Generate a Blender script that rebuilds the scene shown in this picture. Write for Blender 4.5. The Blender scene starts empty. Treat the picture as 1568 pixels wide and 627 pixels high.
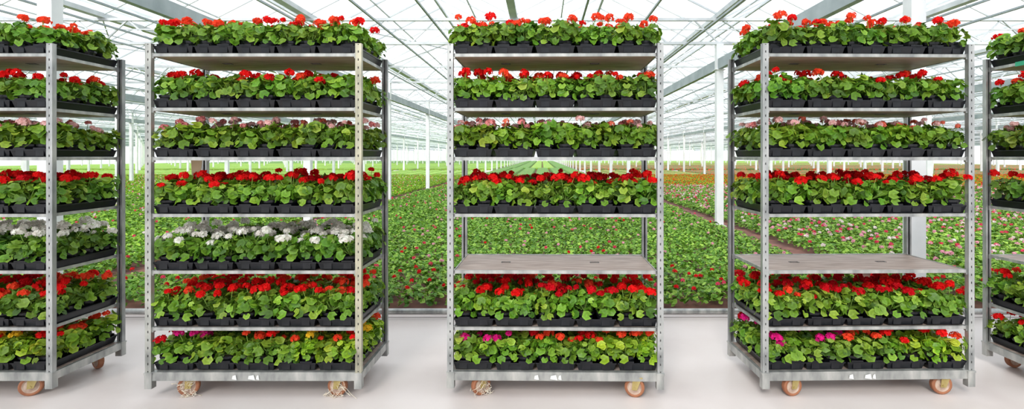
import bpy, math, random
from mathutils import Vector, Matrix
rnd = random.Random(7)
scene = bpy.context.scene
COL = scene.collection

# ------------------------------------------------------------ mesh builder
class MB:
    def __init__(s):
        s.v=[]; s.f=[]; s.m=[]; s.t=[]; s.r=[]
    def add(s, vs, fs, mat=0, tint=0.5, rad=None):
        o=len(s.v); s.v.extend([tuple(p) for p in vs])
        s.r.extend(rad if rad else [0.0]*len(vs))
        for f in fs:
            s.f.append(tuple(i+o for i in f)); s.m.append(mat); s.t.append(tint)
    def box(s, c, d, mat=0):
        x,y,z=c; a,b,h=d[0]/2,d[1]/2,d[2]/2
        vs=[(x+i*a,y+j*b,z+k*h) for i in(-1,1) for j in(-1,1) for k in(-1,1)]
        s.add(vs,[(0,1,3,2),(4,6,7,5),(0,4,5,1),(2,3,7,6),(0,2,6,4),(1,5,7,3)],mat)
    def beam(s,p,q,w,h,mat=0):
        p=Vector(p);q=Vector(q);d=(q-p).normalized()
        up=Vector((0,0,1)) if abs(d.z)<.95 else Vector((0,1,0))
        u=d.cross(up).normalized();v=u.cross(d).normalized()
        vs=[e+u*(i*w/2)+v*(j*h/2) for e in(p,q) for i,j in((-1,-1),(1,-1),(1,1),(-1,1))]
        s.add(vs,[(3,2,1,0),(4,5,6,7),(0,1,5,4),(1,2,6,5),(2,3,7,6),(3,0,4,7)],mat)
    def cone(s,p,q,r0,r1,n=12,mat=0,caps=True):
        p=Vector(p);q=Vector(q);d=(q-p).normalized()
        up=Vector((0,0,1)) if abs(d.z)<.95 else Vector((0,1,0))
        u=d.cross(up).normalized();v=u.cross(d).normalized()
        vs=[]
        for e,r in((p,r0),(q,r1)):
            for k in range(n):
                a=2*math.pi*k/n; vs.append(e+u*(r*math.cos(a))+v*(r*math.sin(a)))
        fs=[(k,(k+1)%n,n+(k+1)%n,n+k) for k in range(n)]
        if caps: fs+= [tuple(range(n-1,-1,-1)),tuple(range(n,2*n))]
        s.add(vs,fs,mat)
    def lathe(s,c,axis,prof,n=20,mat=0):
        d=Vector(axis).normalized();c=Vector(c)
        up=Vector((0,0,1)) if abs(d.z)<.95 else Vector((0,1,0))
        u=d.cross(up).normalized();v=u.cross(d).normalized()
        vs=[]
        for r,o in prof:
            for k in range(n):
                a=2*math.pi*k/n; vs.append(c+d*o+u*(r*math.cos(a))+v*(r*math.sin(a)))
        fs=[]
        for i in range(len(prof)-1):
            for k in range(n):
                fs.append((i*n+k,i*n+(k+1)%n,(i+1)*n+(k+1)%n,(i+1)*n+k))
        s.add(vs,fs,mat)
    def mesh(s,name,mats):
        me=bpy.data.meshes.new(name); me.from_pydata(s.v,[],s.f)
        for m in mats: me.materials.append(m)
        me.polygons.foreach_set('material_index',s.m)
        a=me.attributes.new('tint','FLOAT','FACE'); a.data.foreach_set('value',s.t)
        b=me.attributes.new('rad','FLOAT','POINT'); b.data.foreach_set('value',s.r)
        me.update(); return me
def obj(name,me,parent=None,loc=(0,0,0),rot=(0,0,0),scale=(1,1,1),color=None):
    o=bpy.data.objects.new(name,me); COL.objects.link(o)
    if parent: o.parent=parent
    o.location=loc;o.rotation_euler=rot;o.scale=scale
    if color: o.color=(*color,1)
    return o

# ------------------------------------------------------------ materials
def newmat(name):
    m=bpy.data.materials.new(name); m.use_nodes=True
    nt=m.node_tree; nt.nodes.clear()
    out=nt.nodes.new('ShaderNodeOutputMaterial')
    return m,nt,out
def N(nt,t,**k):
    n=nt.nodes.new(t)
    for a,b in k.items(): setattr(n,a,b)
    return n
def ramp(nt,fac,stops):
    r=N(nt,'ShaderNodeValToRGB'); e=r.color_ramp.elements
    while len(e)<len(stops): e.new(0.5)
    for i,(p,c) in enumerate(stops):
        e[i].position=p; e[i].color=(*c,1)
    nt.links.new(fac,r.inputs[0]); return r.outputs[0]
def noisy(name,stops,scale=6,rough=.6,metal=0,bump=0.0,detail=6,stretch=(1,1,1),coord='Object',objcol=False,spec=.5):
    m,nt,out=newmat(name)
    tc=N(nt,'ShaderNodeTexCoord'); mp=N(nt,'ShaderNodeMapping'); mp.inputs['Scale'].default_value=stretch
    nt.links.new(tc.outputs[coord],mp.inputs[0])
    no=N(nt,'ShaderNodeTexNoise'); no.inputs['Scale'].default_value=scale; no.inputs['Detail'].default_value=detail
    nt.links.new(mp.outputs[0],no.inputs[0])
    c=ramp(nt,no.outputs[0],stops)
    b=N(nt,'ShaderNodeBsdfPrincipled'); b.inputs['Roughness'].default_value=rough; b.inputs['Metallic'].default_value=metal
    b.inputs['Specular IOR Level'].default_value=spec
    if objcol:
        oi=N(nt,'ShaderNodeObjectInfo'); mx=N(nt,'ShaderNodeMix',data_type='RGBA',blend_type='MULTIPLY'); mx.inputs[0].default_value=1
        nt.links.new(c,mx.inputs[6]); nt.links.new(oi.outputs['Color'],mx.inputs[7]); c=mx.outputs[2]
    nt.links.new(c,b.inputs['Base Color'])
    if bump:
        bp=N(nt,'ShaderNodeBump'); bp.inputs['Strength'].default_value=bump; bp.inputs['Distance'].default_value=.01
        nt.links.new(no.outputs[0],bp.inputs['Height']); nt.links.new(bp.outputs[0],b.inputs['Normal'])
    nt.links.new(b.outputs[0],out.inputs[0]); return m

def leafmat():
    m,nt,out=newmat('geranium_leaf')
    at=N(nt,'ShaderNodeAttribute',attribute_name='tint'); ar=N(nt,'ShaderNodeAttribute',attribute_name='rad')
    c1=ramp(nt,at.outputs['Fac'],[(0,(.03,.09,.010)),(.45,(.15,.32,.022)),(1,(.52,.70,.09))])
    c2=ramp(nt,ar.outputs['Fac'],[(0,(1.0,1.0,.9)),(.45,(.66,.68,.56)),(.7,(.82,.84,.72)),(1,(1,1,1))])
    mx=N(nt,'ShaderNodeMix',data_type='RGBA',blend_type='MULTIPLY'); mx.inputs[0].default_value=1
    nt.links.new(c1,mx.inputs[6]); nt.links.new(c2,mx.inputs[7])
    oi=N(nt,'ShaderNodeObjectInfo'); m2=N(nt,'ShaderNodeMix',data_type='RGBA',blend_type='MULTIPLY'); m2.inputs[0].default_value=1
    nt.links.new(mx.outputs[2],m2.inputs[6]); nt.links.new(oi.outputs['Color'],m2.inputs[7])
    b=N(nt,'ShaderNodeBsdfPrincipled'); b.inputs['Roughness'].default_value=.45; b.inputs['Specular IOR Level'].default_value=.35
    tr=N(nt,'ShaderNodeBsdfTranslucent'); ms=N(nt,'ShaderNodeMixShader'); ms.inputs[0].default_value=.2
    nt.links.new(m2.outputs[2],b.inputs['Base Color']); nt.links.new(m2.outputs[2],tr.inputs[0])
    nt.links.new(b.outputs[0],ms.inputs[1]); nt.links.new(tr.outputs[0],ms.inputs[2]); nt.links.new(ms.outputs[0],out.inputs[0])
    return m
def petalmat(name,color=None):
    m,nt,out=newmat(name)
    at=N(nt,'ShaderNodeAttribute',attribute_name='tint')
    c1=ramp(nt,at.outputs['Fac'],[(0,(.8,.74,.74)),(1,(1,1,1))])
    mx=N(nt,'ShaderNodeMix',data_type='RGBA',blend_type='MULTIPLY'); mx.inputs[0].default_value=1
    nt.links.new(c1,mx.inputs[6])
    if color: mx.inputs[7].default_value=(*color,1)
    else:
        oi=N(nt,'ShaderNodeObjectInfo'); nt.links.new(oi.outputs['Color'],mx.inputs[7])
    b=N(nt,'ShaderNodeBsdfPrincipled'); b.inputs['Roughness'].default_value=.6; b.inputs['Specular IOR Level'].default_value=.12
    tr=N(nt,'ShaderNodeBsdfTranslucent'); ms=N(nt,'ShaderNodeMixShader'); ms.inputs[0].default_value=.35
    nt.links.new(mx.outputs[2],b.inputs['Base Color']); nt.links.new(mx.outputs[2],tr.inputs[0])
    nt.links.new(b.outputs[0],ms.inputs[1]); nt.links.new(tr.outputs[0],ms.inputs[2]); nt.links.new(ms.outputs[0],out.inputs[0])
    return m

M_leaf=leafmat(); M_petal=petalmat('geranium_petal')
M_stem=noisy('geranium_stem',[(0,(.18,.34,.05)),(1,(.30,.46,.09))],20)
M_black=noisy('black_plastic',[(.3,(.004,.005,.007)),(.7,(.010,.011,.015))],15,rough=.3,spec=.35)
M_soil=noisy('potting_soil',[(.3,(.015,.01,.007)),(.7,(.05,.03,.02))],60,rough=.95,bump=.5)
M_galv=noisy('galvanised_steel',[(.3,(.24,.25,.25)),(.5,(.40,.41,.40)),(.7,(.56,.56,.54))],16,rough=.42,metal=.55,objcol=True,stretch=(1,1,.35))
M_dark=noisy('slot_dark',[(.3,(.08,.08,.08)),(.7,(.14,.14,.14))],10,rough=.8)
M_ply=noisy('weathered_plywood',[(.25,(.23,.165,.13)),(.5,(.38,.29,.245)),(.75,(.52,.43,.38))],5,rough=.5,stretch=(1,5,1),bump=.1)
M_zinc=noisy('yellow_zinc_bracket',[(.3,(.40,.30,.10)),(.7,(.6,.5,.25))],12,rough=.4,metal=.6)
M_tyre=noisy('brown_caster_tyre',[(.3,(.22,.07,.03)),(.7,(.42,.17,.08))],12,rough=.6)
M_hub=noisy('caster_hub',[(.3,(.35,.22,.16)),(.7,(.58,.45,.36))],25,rough=.55)
M_twine=noisy('raffia_twine',[(.3,(.55,.45,.33)),(.7,(.8,.74,.62))],30,rough=.9)
M_floor=noisy('pale_concrete',[(.25,(.53,.455,.435)),(.45,(.65,.58,.555)),(.75,(.73,.67,.645))],.9,rough=.4,detail=12,spec=.35)
M_white=noisy('white_painted_steel',[(.3,(.72,.74,.75)),(.7,(.84,.85,.86))],3,rough=.5)
M_bar=noisy('roof_aluminium',[(.3,(.46,.49,.51)),(.7,(.66,.69,.71))],3,rough=.5)
M_grey=noisy('grey_aluminium',[(.3,(.28,.33,.35)),(.7,(.42,.47,.49))],3,rough=.5,metal=.2)
M_conc=noisy('concrete_kerb',[(.3,(.25,.22,.2)),(.7,(.45,.42,.4))],8,rough=.85,bump=.2)
M_redsoil=noisy('reddish_ground_cover',[(.3,(.08,.035,.03)),(.7,(.28,.12,.09))],3,rough=.95)
M_card=noisy('tan_card_label',[(.3,(.55,.42,.26)),(.7,(.68,.55,.36))],6,rough=.8)
M_label=noisy('white_label',[(.3,(.7,.7,.68)),(.7,(.85,.85,.83))],6,rough=.6)
M_green=noisy('green_tag',[(.3,(.02,.35,.18)),(.7,(.04,.45,.25))],6,rough=.5)

# ------------------------------------------------------------ plants
def frame(n):
    n=n.normalized(); up=Vector((0,0,1)) if abs(n.z)<.9 else Vector((1,0,0))
    u=n.cross(up).normalized(); return u,n.cross(u).normalized(),n
def leaf(mb,R,c,n,r,tint,k=12):
    u,v,n=frame(n); a0=R.uniform(0,6.28); cup=R.uniform(-.1,.3)*r
    vs=[c-n*cup]; rad=[0.0]
    w=R.uniform(.08,.28)*r; ph=R.uniform(0,6.28)
    for i in range(k):
        a=a0+2*math.pi*i/k
        rr=r*(1.07 if i%2 else .93)
        if i==0: rr=.35*r
        vs.append(c+u*(rr*math.cos(a))+v*(rr*math.sin(a))+n*(w*math.sin(2*a+ph))); rad.append(1.0)
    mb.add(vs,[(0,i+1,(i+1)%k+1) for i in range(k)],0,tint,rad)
def foliage(seed,n=76,base=.082,k=12,lr=(.013,.031)):
    R=random.Random(seed); mb=MB()
    shoots=[]
    ns=6
    for s in range(ns):
        a=s*6.283/(ns-1)+R.uniform(-.4,.4); q=R.uniform(.040,.066) if s else .008
        shoots.append((Vector((math.cos(a)*q,math.sin(a)*q,base+R.uniform(.040,.080))),R.uniform(.036,.048)))
    for i in range(n):
        sc,sr=shoots[i%ns]
        a=R.uniform(0,6.283); ct=R.uniform(-.9,1); st=math.sqrt(max(0,1-ct*ct))
        d=Vector((st*math.cos(a),st*math.sin(a),ct)); q=R.uniform(.75,1.15)
        c=sc+Vector((d.x*sr*q,d.y*sr*q,d.z*sr*q))
        if c.z<base-.008: c.z=base+R.uniform(-.012,.02)
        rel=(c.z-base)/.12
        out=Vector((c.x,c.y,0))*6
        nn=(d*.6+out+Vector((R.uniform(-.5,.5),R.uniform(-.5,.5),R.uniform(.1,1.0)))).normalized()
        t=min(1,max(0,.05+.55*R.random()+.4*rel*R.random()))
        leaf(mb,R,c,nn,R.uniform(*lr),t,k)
    for i in range(8):   # older leaves drooping over the pot rim
        a=i*.785+R.uniform(-.3,.3); q=R.uniform(.072,.090)
        c=Vector((math.cos(a)*q,math.sin(a)*q,base+R.uniform(-.014,.012)))
        leaf(mb,R,c,Vector((math.cos(a),math.sin(a),R.uniform(.2,.8))),R.uniform(.018,.028),R.uniform(.1,.7),k)
    for sc,sr in shoots:
        mb.cone((0,0,base-.01),tuple(sc),.004,.0025,5,1,False)
    for i in range(8):
        a=R.uniform(0,6.283); mb.cone((math.cos(a)*.015,math.sin(a)*.015,base),(math.cos(a)*.075,math.sin(a)*.075,base+R.uniform(.02,.07)),.0018,.0014,4,1,False)
    return mb.mesh('geranium_foliage',[M_leaf,M_stem])
def floret(mb,R,c,n,r,mat,pet=5):
    u,v,n=frame(n); a0=R.uniform(0,6.28)
    vs=[c-n*(r*.25)]; k=pet*2
    for i in range(k):
        a=a0+2*math.pi*i/k; rr=r if i%2 else r*.66
        vs.append(c+u*(rr*math.cos(a))+v*(rr*math.sin(a))+n*R.uniform(-.2,.2)*r)
    mb.add(vs,[(0,i+1,(i+1)%k+1) for i in range(k)],mat,R.random())
def head(mb,R,c,r,nf,mat,fr=.013):
    sx,sy,sz=R.uniform(.8,1.2),R.uniform(.8,1.2),R.uniform(.55,.95)
    for i in range(nf):
        a=i*2.4+R.uniform(-.35,.35); ct=1-1.5*(i+.5)/nf; st=math.sqrt(1-ct*ct); q=R.uniform(.85,1.25)
        d=Vector((st*math.cos(a),st*math.sin(a),ct))
        floret(mb,R,c+Vector((d.x*r*sx*q,d.y*r*sy*q,d.z*r*sz*q)),d+Vector((R.uniform(-.35,.35),R.uniform(-.35,.35),.2)),fr*R.uniform(.8,1.15),mat)
def flowers(seed,nh,big=1.0,lift=0.0):
    R=random.Random(seed); mb=MB(); a0=R.uniform(0,6.28)
    for i in range(nh):
        a=a0+i*6.28/nh+R.uniform(-.5,.5); rr=R.uniform(.02,.092)
        c=Vector((math.cos(a)*rr,math.sin(a)*rr,R.uniform(.200,.258)+lift-.42*rr))
        b=big*R.uniform(.62,1.25)
        head(mb,R,c,.0235*b,int(19*min(1,b+.1)),0,.0148*b**.6)
        mb.cone((c.x*.3,c.y*.3,.12),tuple(c),.0022,.0018,5,1,False)
    return mb.mesh('geranium_flowers',[M_petal,M_stem])
FOL=[foliage(100+i) for i in range(8)]
FL={1:[flowers(200+i,1) for i in range(7)],2:[flowers(220+i,2) for i in range(7)],3:[flowers(240+i,3) for i in range(7)]}
FS=[flowers(260+i,2,.8) for i in range(5)]

def tray_mesh():
    mb=MB(); W,D=.252,.522; h=.05
    def ring(w,d,z): return [(-w/2,-d/2,z),(w/2,-d/2,z),(w/2,d/2,z),(-w/2,d/2,z)]
    vs=ring(W-.03,D-.03,.001)+ring(W-.006,D-.006,h)+ring(W,D,h)+ring(W,D,h-.007)
    fs=[(0,1,2,3)]
    for l in range(3):
        for k in range(4): fs.append((l*4+k,l*4+(k+1)%4,l*4+4+(k+1)%4,l*4+4+k))
    mb.add(vs,fs,0)
    for i in range(2):
        for sgn in(-1,1):
            mb.box(((i-.5)*.125,sgn*(D/2-.008),.03),(.05,.008,.045),0)
            mb.box(((i-.5)*.125,sgn*(D/2-.004),.054),(.075,.008,.012),0)
    for i in range(2):
        for j in range(4):
            c=((i-.5)*.125,(j-1.5)*.129)
            mb.lathe((c[0],c[1],0),(0,0,1),[(.040,.006),(.055,.068),(.060,.069),(.0605,.083),(.057,.083),(.055,.075)],14,0)
            mb.lathe((c[0],c[1],0),(0,0,1),[(.055,.074),(.001,.077)],14,1)
    return mb.mesh('carry_tray',[M_black,M_soil])
TRAY=tray_mesh()

C=dict(red=(.90,.012,.012),orange=(1.0,.085,.03),crimson=(.70,.006,.015),magenta=(.90,.02,.30),pink=(.94,.36,.36),
       pale=(.98,.62,.60),white=(1.0,1.0,.93),yellow=(.92,.58,.03),salmon=(.97,.25,.16))
LG=dict(std=(1,1,1),yel=(1.35,1.15,.75),dark=(.70,.82,.78),olive=(.98,.90,.78))
ROW={
 'orange':('potted_orange_geraniums',[(1,['orange','orange','red'],1.8,'std')]),
 'red':('potted_red_geraniums',[(1,['red','red','orange'],1.45,'std')]),
 'pink':('potted_pink_geraniums',[(1,['pale','pink','pale','salmon'],1.7,'olive')]),
 'crimson':('potted_crimson_geraniums',[(1,['red','red','crimson','red'],2.2,'std')]),
 'white':('potted_white_geraniums',[(1,['white'],3.0,'dark')]),
 'mixred':('potted_scarlet_geraniums',[(1,['red','orange','red','crimson'],2.4,'std')]),
 'bot1':('potted_mixed_geraniums',[(.35,['red','orange'],2.1,'std'),(1,['orange','yellow','red','orange'],1.9,'yel')]),
 'bot2':('potted_mixed_geraniums',[(.38,['magenta','magenta','crimson'],1.7,'std'),(.68,['orange','red'],2.1,'std'),(1,['orange','red','orange','yellow','red'],1.9,'yel')]),
}
def plant_row(kind,loc,yaw,seed):
    name,segs=ROW[kind]; R=random.Random(seed)
    zs=.93 if kind.startswith('bot') else 1.0
    e=obj(name,None,loc=loc,rot=(0,0,yaw)); e.empty_display_size=.1
    for t in range(5):
        tx=(t-2)*.257; jx=R.uniform(-.003,.003)
        obj('tray',TRAY,e,(tx+jx,R.uniform(-.006,.004),0),(0,0,R.uniform(-.012,.012)))
        tv=R.uniform(.88,1.14)
        for i in range(2):
            for j in range(4):
                px=tx+(i-.5)*.125; py=(j-1.5)*.129; u=(px+.65)/1.3
                seg=[s for s in segs if u<=s[0]+.001][0]
                lc=[c*R.uniform(.88,1.12)*tv for c in LG[seg[3]]]
                sc=R.uniform(.94,1.14)
                obj('plant',R.choice(FOL),e,(px,py,0),(R.uniform(-.08,.08),R.uniform(-.08,.08),R.uniform(0,6.28)),(sc*1.06,sc*1.06,sc*zs),lc)
                dn=seg[2]; nh=int(dn)+(1 if R.random()<dn-int(dn) else 0)
                if nh and R.random()<.93:
                    me=R.choice(FL[min(nh,3)]) if kind!='pink' or R.random()<.2 else R.choice(FS)
                    obj('flowers',me,e,(px,py-.006,.004),(0,0,R.uniform(0,6.28)),(sc,sc,R.uniform(.95,1.10)*zs),C[R.choice(seg[1])])
    return e

# ------------------------------------------------------------ trolley
L,W=1.35,.565
SH={'s1':2.155,'s2':1.815,'s3':1.505,'s4':1.150,'s5':.795,'s6':.440}
def post_mesh():
    mb=MB(); w=.038; d=.03; H0,H1=.06,2.215; sl=.007
    fw=(w-sl)/2
    for sgn in(-1,1):
        mb.box((sgn*(sl/2+fw/2),-d/2+.002,(H0+H1)/2),(fw,.004,H1-H0),0)
        mb.box((sgn*(w/2-.002),0,(H0+H1)/2),(.004,d-.001,H1-H0),0)
        mb.box((sgn*(w/2-.007),d/2-.002,(H0+H1)/2),(.012,.004,H1-H0),0)
    mb.box((0,-d/2+.008,(H0+H1)/2),(w-.01,.002,H1-H0-.01),1)
    z=H0+.03
    while z<H1:
        mb.box((0,-d/2+.0025,z),(sl+.002,.004,.036),0); z+=.05
    mb.box((0,0,H1),(w+.001,d+.001,.004),0)
    return mb.mesh('upright_post',[M_galv,M_dark])
POST=post_mesh()
def shelf_mesh():
    mb=MB(); lx=L-.09; ly=W-.035
    hx=[-.33,.27]; hw=.05; hy=.0; hh=.022
    xs=[-lx/2,hx[0]-hw/2,hx[0]+hw/2,hx[1]-hw/2,hx[1]+hw/2,lx/2]
    ys=[-ly/2,hy-hh/2,hy+hh/2,ly/2]
    for i in range(5):
        for j in range(3):
            if j==1 and i in(1,3): continue
            mb.box(((xs[i]+xs[i+1])/2,(ys[j]+ys[j+1])/2,-.009),(xs[i+1]-xs[i],ys[j+1]-ys[j],.012),0)
    for h in hx:
        for z in (-.0025,-.0155):
            for s in(-1,1):
                mb.box((h,s*(hh/2+.003),z),(hw+.012,.006,.003),2); mb.box((h+s*(hw/2+.003),0,z),(.006,hh,.003),2)
    for sgn in(-1,1):
        mb.box((0,sgn*(ly/2+.004),-.009),(L-.05,.006,.020),1)
        mb.box((0,sgn*(ly/2-.006),-.0015),(lx,.014,.003),1)
        mb.box((sgn*(lx/2+.004),0,-.009),(.006,ly,.020),1)
        for s2 in(-1,1):
            mb.box((sgn*(L/2-.036),s2*(ly/2-.002),-.013),(.024,.018,.034),1)
    return mb.mesh('shelf_board',[M_ply,M_galv,M_dark])
SHELF=shelf_mesh()
def base_mesh():
    mb=MB(); z=.135
    for sgn in(-1,1):
        mb.box((0,sgn*(W/2-.012),z),(L-.03,.02,.050),0)
        mb.box((0,sgn*(W/2-.02),z+.027),(L-.03,.035,.004),0)
        mb.box((sgn*(L/2-.012),0,z),(.02,W-.03,.050),0)
        for s2 in(-1,1):
            mb.box((sgn*(L/2-.022),s2*(W/2-.018),.108),(.046,.040,.095),0)
            mb.box((sgn*(L/2-.022),s2*(W/2-.018),.155),(.052,.046,.012),0)
    for x in(-.35,0,.35): mb.box((x,0,z-.01),(.03,W-.04,.03),0)
    mb.box((0,0,z+.022),(L-.05,W-.04,.01),1)
    for x,w in((-.13,.03),(-.03,.045),(.02,.02)):
        mb.add([(x,-W/2-.003,z-.012),(x+w,-W/2-.003,z-.018),(x+w*.8,-W/2-.003,z+.014),(x+.004,-W/2-.003,z+.008)],[(0,1,2,3)],2)
    return mb.mesh('base_frame',[M_galv,M_ply,M_label])
BASE=base_mesh()
def caster_mesh():
    mb=MB(); r=.0625; c=(0,0,r)
    ax=(0,1,0)
    mb.lathe(c,ax,[(.044,-.016),(.054,-.018),(.061,-.014),(r,-.006),(r,.006),(.061,.014),(.054,.018),(.044,.016)],28,0)
    mb.lathe(c,ax,[(.001,-.02),(.014,-.02),(.016,-.012),(.036,-.010),(.044,-.016)],28,1)
    mb.lathe(c,ax,[(.044,.016),(.036,.010),(.016,.012),(.014,.02),(.001,.02)],28,1)
    for s in(-1,1):
        mb.add([(-.016,s*.024,r-.012),(.016,s*.024,r-.012),(.045,s*.024,.128),(-.01,s*.024,.128),
                (-.016,s*.028,r-.012),(.016,s*.028,r-.012),(.045,s*.028,.128),(-.01,s*.028,.128)],
               [(0,1,2,3),(7,6,5,4),(0,4,5,1),(1,5,6,2),(2,6,7,3),(3,7,4,0)],2)
    mb.box((.018,0,.13),(.066,.06,.006),2)
    mb.cone((0,-.032,r),(0,.032,r),.007,.007,8,2)
    mb.cone((.018,0,.131),(.018,0,.142),.028,.028,14,2)
    return mb.mesh('caster',[M_tyre,M_hub,M_zinc])
CAST=caster_mesh()
def twine_mesh(seed):
    R=random.Random(seed); mb=MB()
    for k in range(20):
        a=R.uniform(0,6.28); rr=R.uniform(.02,.055); s=-1 if R.random()<.8 else 1
        p=Vector((math.cos(a)*rr,s*R.uniform(.02,.034),.06+math.sin(a)*rr*.9))
        for i in range(5):
            q=p+Vector((R.uniform(-.03,.03),R.uniform(-.008,.006),R.uniform(-.03,.018))); q.z=max(.003,q.z)
            mb.beam(p,q,.002,.002); p=q
    return mb.mesh('raffia',[M_twine])
def trolley(cx,cy,yaw,tint,ptints,shelves,wheels):
    e=obj('plant_trolley',None,loc=(cx,cy,0),rot=(0,0,yaw))
    obj('base_frame',BASE,e,color=tint)
    k=0
    for sx in(-1,1):
        for sy in(-1,1):
            obj('upright_post',POST,e,(sx*(L/2-.020),sy*(W/2-.016),0),(0,0,0 if sy<0 else math.pi),color=ptints[k]); k+=1
    for s in shelves: obj('shelf_board',SHELF,e,(0,0,SH[s]),color=tint)
    for i,(x,y,r,tw) in enumerate(wheels):
        obj('caster',CAST,e,(x,y,0),(0,0,r))
        if tw: obj('raffia_on_wheel',twine_mesh(i*7+int(cx*10)),e,(x,y,0),(0,0,r))
    return e
CY=3.2+W/2
carts=[
 (-3.725,CY,0.0,[('s1','orange'),('s2','red'),('s3','pink'),('s4','crimson'),('s5','white'),('s6','mixred'),('b','bot1')],[(.50,-.235,.5,0),(.56,.18,-.5,0),(-.45,-.23,.2,0),(-.5,.2,.1,0)]),
 (-1.800,CY,0.0,[('s1','orange'),('s2','red'),('s3','pink'),('s4','crimson'),('s5','white'),('s6','mixred'),('b','bot2')],[(-.43,-.235,.25,1),(.51,-.235,-.15,1),(-.5,.2,.4,0),(.5,.2,1.2,0)]),
 (.085,CY,-.015,[('s1','orange'),('s2','red'),('s3','pink'),('s4','crimson'),('s5',None),('s6','mixred'),('b','bot2')],[(-.47,-.23,.6,1),(.50,-.245,-.2,0),(-.5,.2,.4,0),(.5,.2,.2,0)]),
 (2.040,CY+.015,.025,[('s1','orange'),('s2','red'),('s3','pink'),('s4','crimson'),('s5',None),('s6','mixred'),('b','bot2')],[(-.47,-.24,.15,0),(.49,-.24,-.1,0),(-.5,.2,.4,0),(.5,.2,.2,0)]),
 (3.900,CY,0.0,[('s1','orange'),('s2','red'),('s3','pink'),('s4','crimson'),('s5',None),('s6','mixred'),('b','bot1')],[(-.5,-.235,.1,0),(-.52,.2,.1,0),(.5,-.2,.4,0),(.5,.2,.2,0)]),
]
Yt=(1.08,1.0,.78); G=(1,1,1); DK=(.8,.8,.82)
ptl=[[G,G,G,DK],[(1,.99,.94),DK,Yt,DK],[G,DK,G,DK],[G,DK,G,DK],[G,G,G,G]]
for i,(cx,cy,yaw,rows,wh) in enumerate(carts):
    t=trolley(cx,cy,yaw,(1,.99,.97),ptl[i],[r[0] for r in rows if r[0]!='b'],wh)
    for j,(s,k) in enumerate(rows):
        if k is None: continue
        z=SH[s]+.001 if s!='b' else .165
        plant_row(k,(cx,cy,z),yaw,i*50+j)
    if i in (1,3):
        mb=MB()
        x0=-.545 if i==1 else -.60
        mb.add([(x0,-.05,1.485),(x0+.075,-.05,1.485),(x0+.065,-.055,1.37),(x0+.01,-.055,1.38),
                (x0,-.048,1.485),(x0+.075,-.048,1.485),(x0+.065,-.053,1.37),(x0+.01,-.053,1.38)],[(3,2,1,0),(4,5,6,7),(0,1,5,4),(1,2,6,5),(2,3,7,6),(3,0,4,7)])
        obj('card_label',mb.mesh('card_label',[M_card if i==1 else M_label]),t)
    if i==4:
        mb=MB(); mb.box((-L/2+.033,.02,2.145),(.004,.07,.03)); obj('green_tag',mb.mesh('green_tag',[M_green]),t)

# ------------------------------------------------------------ greenhouse shell
XL,XR,YN,YF=-78,76,-9,165
mb=MB(); mb.add([(XL,YN,0),(XR,YN,0),(XR,4.82,0),(XL,4.82,0)],[(0,1,2,3)])
mb.add([(XL,4.82,0),(XR,4.82,0),(XR,YF,-.0),(XL,YF,0)],[(0,1,2,3)],1)
mb.add([(XL,4.82,.004),(XR,4.82,.004),(XR,4.9,.004),(XL,4.9,.004)],[(0,1,2,3)],0)
obj('floor',mb.mesh('floor',[M_floor,M_redsoil]))
mb=MB(); mb.box((0,4.93,.02),(60,.05,.05)); obj('bed_kerb',mb.mesh('bed_kerb',[M_conc]))
mb=MB()
mb.cone((-40,4.78,.07),(40,4.78,.07),.024,.024,12)
for x in range(-39,40,3):
    mb.box((x+.4,4.78,.024),(.04,.06,.048)); mb.cone((x+.9,4.78,.07),(x+1.0,4.78,.07),.031,.031,12)
obj('heating_pipe',mb.mesh('heating_pipe',[M_galv]))

CX0=3.86
colX=[CX0+8.96*k for k in range(-9,9)]
colX=[x for x in colX if XL<x<XR]
FR=5.87
frY=[5.33+FR*k for k in range(-2,28)]
mb=MB()
for x in colX:
    for y in frY:
        if y>4.9 or y<0:
            mb.box((x,y,1.98),(.15,.13,3.96)); mb.box((x,y,3.40),(.22,.2,.012)); mb.box((x,y,.006),(.24,.24,.012))
obj('greenhouse_columns',mb.mesh('greenhouse_columns',[M_white]))

mb=MB()
for x in colX:
    mb.box((x,(YN+YF)/2,3.52),(.10,YF-YN,.22))
    for dx in (-3.2,-2.2,-1.1,1.2,2.4,3.3):
        mb.box((x+dx,(YN+YF)/2,3.62+.12*abs(dx)/3),(.03,YF-YN,.03))
obj('longitudinal_beams',mb.mesh('longitudinal_beams',[M_grey]))
mb=MB(); zb,zt=3.98,4.50
for y in frY:
    mb.box(((XL+XR)/2,y,zb),(XR-XL,.07,.06)); mb.box(((XL+XR)/2,y,zt),(XR-XL,.07,.06))
    if y<80:
        x=CX0-8.96*9;up=True
        lim=1.4*abs(y)+12
        while x<XR:
            if abs(x)<lim:
                mb.beam((x,y,zb if up else zt),(x+.56,y,zt if up else zb),.03,.03)
            x+=.56; up=not up
    if y<100:
        for yy in (y+FR/3,y+2*FR/3):
            mb.box(((XL+XR)/2,yy,3.80),(XR-XL,.02,.02))
for k in range(-5,6):
    x0=CX0+8.96*k
    for m in (3,7,11):
        y0=frY[m]
        mb.beam((x0,y0,zt+.02),(x0+4.48,y0+FR,zt+.02),.025,.025); mb.beam((x0+4.48,y0,zt+.02),(x0,y0+FR,zt+.02),.025,.025)
obj('roof_trusses',mb.mesh('roof_trusses',[M_bar]))
bay=8.96/2; zg,zr=4.58,5.72
gx=[]; x=CX0
while x>XL: x-=bay
while x<XR: gx.append(x); x+=bay
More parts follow.
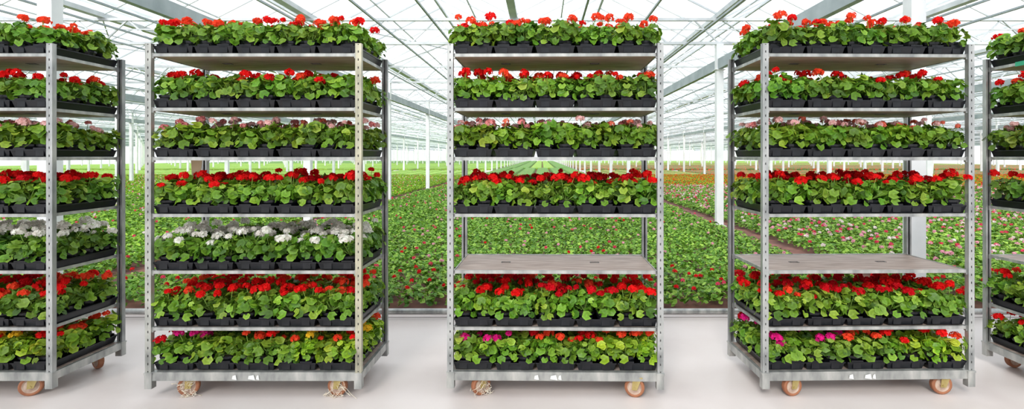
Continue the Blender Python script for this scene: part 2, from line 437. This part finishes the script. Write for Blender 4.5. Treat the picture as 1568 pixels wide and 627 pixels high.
def glass(name,f,c):
    mg,nt,out=newmat(name)
    tr=N(nt,'ShaderNodeBsdfTransparent'); tr.inputs[0].default_value=(.96,.98,1,1)
    tl=N(nt,'ShaderNodeBsdfTranslucent'); tl.inputs[0].default_value=(*c,1)
    ms=N(nt,'ShaderNodeMixShader'); ms.inputs[0].default_value=f
    nt.links.new(tr.outputs[0],ms.inputs[1]); nt.links.new(tl.outputs[0],ms.inputs[2]); nt.links.new(ms.outputs[0],out.inputs[0])
    return mg
mg=glass('greenhouse_glass',.3,(.85,.9,.93)); mg2=glass('whitewashed_glass',.65,(.76,.82,.87))
mb=MB(); mr=MB(); RG=random.Random(3)
def slope(xa,xb):
    y=YN
    step=1.12*3
    while y<YF:
        y2=min(YF,y+step)
        m=1 if RG.random()<.35 else 0
        vs=[(xa,y,zg+.03),(xa,y2,zg+.03),(xb,y2,zr+.03),(xb,y,zr+.03)]
        mb.add(vs,[(0,1,2,3)],m); y=y2
for x in gx:
    mr.box((x,(YN+YF)/2,zg),(.16,YF-YN,.10)); mr.box((x+bay/2,(YN+YF)/2,zr),(.06,YF-YN,.07))
    slope(x,x+bay/2); slope(x+bay,x+bay/2)
    mr.box((x+bay*.25,(YN+YF)/2,(zg+zr)/2),(.03,YF-YN,.03)); mr.box((x+bay*.75,(YN+YF)/2,(zg+zr)/2),(.03,YF-YN,.03))
    y=YN
    while y<YF:
        if abs(x)<1.4*max(y,4)+12:
            mr.beam((x,y,zg),(x+bay/2,y,zr),.024,.04); mr.beam((x+bay,y,zg),(x+bay/2,y,zr),.024,.04)
        y+=1.12 if y<60 else 2.24
obj('ceiling',mb.mesh('ceiling',[mg,mg2]))
obj('roof_glazing_bars',mr.mesh('roof_glazing_bars',[M_bar]))
mb=MB(); mb.add([(XL,YF,0),(XR,YF,0),(XR,YF,5.8),(XL,YF,5.8)],[(0,1,2,3)]); 
obj('wall_back',mb.mesh('wall_back',[mg]))
mb=MB(); mb.add([(XL,YN,0),(XL,YF,0),(XL,YF,5.8),(XL,YN,5.8)],[(0,1,2,3)]); obj('wall_left',mb.mesh('wall_left',[mg]))
mb=MB(); mb.add([(XR,YN,0),(XR,YF,0),(XR,YF,5.8),(XR,YN,5.8)],[(0,1,2,3)]); obj('wall_right',mb.mesh('wall_right',[mg]))

# ------------------------------------------------------------ flower fields
petm={k:petalmat('petal_'+k,v) for k,v in dict(rose=(.92,.10,.2),pink=(.95,.48,.6),white=(.97,.86,.86),red=(.88,.02,.03),orange=(.95,.2,.03),yellow=(.85,.6,.06)).items()}
def patch(seed,cols,dens,sp=.155,nl=21,fs=1.0):
    R=random.Random(seed); mb=MB(); n=int(round(1/sp)); sp=1.0/n
    for i in range(n):
        for j in range(n):
            cx=(i+.5)*sp-.5+R.uniform(-.02,.02); cy=(j+.5)*sp-.5+R.uniform(-.02,.02); h=R.uniform(.85,1.15)
            for l in range(nl):
                a=R.uniform(0,6.283); ct=R.uniform(.0,1); st=math.sqrt(1-ct*ct)
                d=Vector((st*math.cos(a),st*math.sin(a),ct))
                c=Vector((cx+d.x*.085,cy+d.y*.085,(.05+d.z*.11)*h))
                leaf(mb,R,c,(d*.6+Vector((R.uniform(-.6,.6),R.uniform(-.6,.6),R.uniform(.2,1.1)))),R.uniform(.02,.034),min(1,R.uniform(.1,.8)+.3*ct*R.random()),8)
            if R.random()<dens:
                c=Vector((cx+R.uniform(-.04,.04),cy+R.uniform(-.04,.04),.21*h))
                head(mb,R,c,.018*fs,9,1+R.randrange(len(cols)),.016*fs)
    return mb.mesh('geranium_bed_patch',[M_leaf]+[petm[c] for c in cols])
PT={'centre':[patch(300+i,['rose','red','pink'],.17) for i in range(4)],
    'left':[patch(310+i,['rose','white','pink'],.08) for i in range(3)],
    'right':[patch(320+i,['pink','white','pink','rose'],.42,fs=1.2) for i in range(4)],
    'front':[patch(330+i,['red','rose','red'],.35) for i in range(2)],
    'orange':[patch(340+i,['orange','red','orange','yellow'],.45,fs=1.1) for i in range(2)]}
YP=38
fe={'centre':obj('geranium_field_centre',None),'left':obj('geranium_field_left',None),'right':obj('geranium_field_right',None)}
R=random.Random(5)
A0,A1=-4.85,3.6
def bed(zone,x0,step,n):
    for iy in range(5,YP):
        y=iy+.55
        lim=1.15*y+3
        for i in range(n):
            x=x0+step*(i+.5)
            if abs(x)>lim: continue
            kind=zone
            lc={'centre':(.98,1.12,1.35),'left':(1.0,1.14,1.0),'right':(1.0,1.1,1.4)}[zone]
            if iy==5 and zone!='left': kind='front'
            if zone=='left' and y>19: lc=(1.25,1.3,.7)
            if zone=='right' and y>24:
                kind='orange'; lc=(1.1,1.15,.8)
            g=R.uniform(.88,1.12)
            obj('bed_patch',R.choice(PT[kind]),fe[zone],(x,y,0),(0,0,R.randrange(4)*math.pi/2),(abs(step)*1.01,1.02,R.uniform(.9,1.1)) ,[c*g for c in lc])
n=9; bed('centre',A0,(A1-A0)/n,n)
bed('left',-5.4,-1.0,40); bed('right',4.15,1.0,40)

def fieldmat(name,leafc,fl,dens):
    m,nt,out=newmat(name); g=N(nt,'ShaderNodeNewGeometry')
    no=N(nt,'ShaderNodeTexNoise'); no.inputs['Scale'].default_value=7; no.inputs['Detail'].default_value=5
    nt.links.new(g.outputs['Position'],no.inputs[0])
    c=ramp(nt,no.outputs[0],[(.3,tuple(a*.45 for a in leafc)),(.65,leafc)])
    vo=N(nt,'ShaderNodeTexVoronoi'); vo.inputs['Scale'].default_value=5; nt.links.new(g.outputs['Position'],vo.inputs['Vector'])
    f=ramp(nt,vo.outputs['Distance'],[(dens*.5,(1,1,1)),(dens*.5+.08,(0,0,0))])
    mx=N(nt,'ShaderNodeMix',data_type='RGBA'); nt.links.new(f,mx.inputs[0]); nt.links.new(c,mx.inputs[6]); mx.inputs[7].default_value=(*fl,1)
    b=N(nt,'ShaderNodeBsdfPrincipled'); b.inputs['Roughness'].default_value=.8
    nt.links.new(mx.outputs[2],b.inputs['Base Color']); nt.links.new(b.outputs[0],out.inputs[0]); return m
FM=[fieldmat('field_green',(.16,.38,.06),(.6,.1,.12),.3),
    fieldmat('field_lime',(.34,.58,.07),(.4,.6,.1),.4),
    fieldmat('field_red',(.14,.26,.05),(.75,.06,.03),.7),
    fieldmat('field_orange',(.25,.38,.06),(.85,.25,.06),.5),
    fieldmat('field_pink',(.16,.32,.08),(.85,.45,.5),.8)]
mb=MB(); mp=MB()
def strip(x0,x1,y0,y1,m):
    n=max(1,int((x1-x0)/1.4)); w=(x1-x0)/n
    for i in range(n):
        a=x0+i*w+.08; b=x0+(i+1)*w-.08
        mb.add([(a,y0,.02),(a+.08,y0,.18),((a+b)/2,y0,.21),(b-.08,y0,.18),(b,y0,.02),(a,y1,.02),(a+.08,y1,.18),((a+b)/2,y1,.21),(b-.08,y1,.18),(b,y1,.02)],
               [(0,1,6,5),(1,2,7,6),(2,3,8,7),(3,4,9,8),(0,4,3,2,1)],m)
strip(-4.85,3.6,YP+.1,60,0); strip(-4.85,-1.5,60,YF-1,0); strip(-1.5,1.6,60,YF-1,1); strip(1.6,3.6,60,YF-1,0)
for xc in colX:
    a=xc+.25; b=xc+8.7
    if b>XR: continue
    if a>=3.9:
        strip(a,b,YP+.1,50,3 if (a<12) else 2); strip(a,b,56,80,2); strip(a,b,80,110,3); strip(a,b,110,YF-1,1)
    elif b<-5:
        strip(a,b,YP+.1,50,1); strip(a,b,56,100,1); strip(a,b,100,YF-1,0)
obj('distant_flower_rows',mb.mesh('distant_flower_rows',FM))
mp.box((XL/2-2.6,53,.01),(-XL-5.2,5,.02)); mp.box((XR/2+2,53,.01),(XR-4,5,.02))
obj('cross_path',mp.mesh('cross_path',[M_floor]))

# ------------------------------------------------------------ light & camera
w=bpy.data.worlds.new('overcast_sky'); scene.world=w; w.use_nodes=True
bg=w.node_tree.nodes['Background']; bg.inputs[0].default_value=(.95,.975,1,1); bg.inputs[1].default_value=1.55
sun=bpy.data.lights.new('sun','SUN'); sun.energy=4.2; sun.angle=math.radians(18); sun.color=(1,.96,.90)
so=bpy.data.objects.new('sun',sun); COL.objects.link(so); so.rotation_euler=(math.radians(54),0,math.radians(-18))
cam=bpy.data.cameras.new('camera'); co=bpy.data.objects.new('camera',cam); COL.objects.link(co)
co.location=(0,0,1.51); co.rotation_euler=(math.radians(90),0,0)
cam.sensor_width=36; cam.lens=36*787/1568; cam.shift_x=-46/1568; cam.shift_y=-73.5/1568
cam.clip_end=400; scene.camera=co
scene.view_settings.view_transform='Standard'
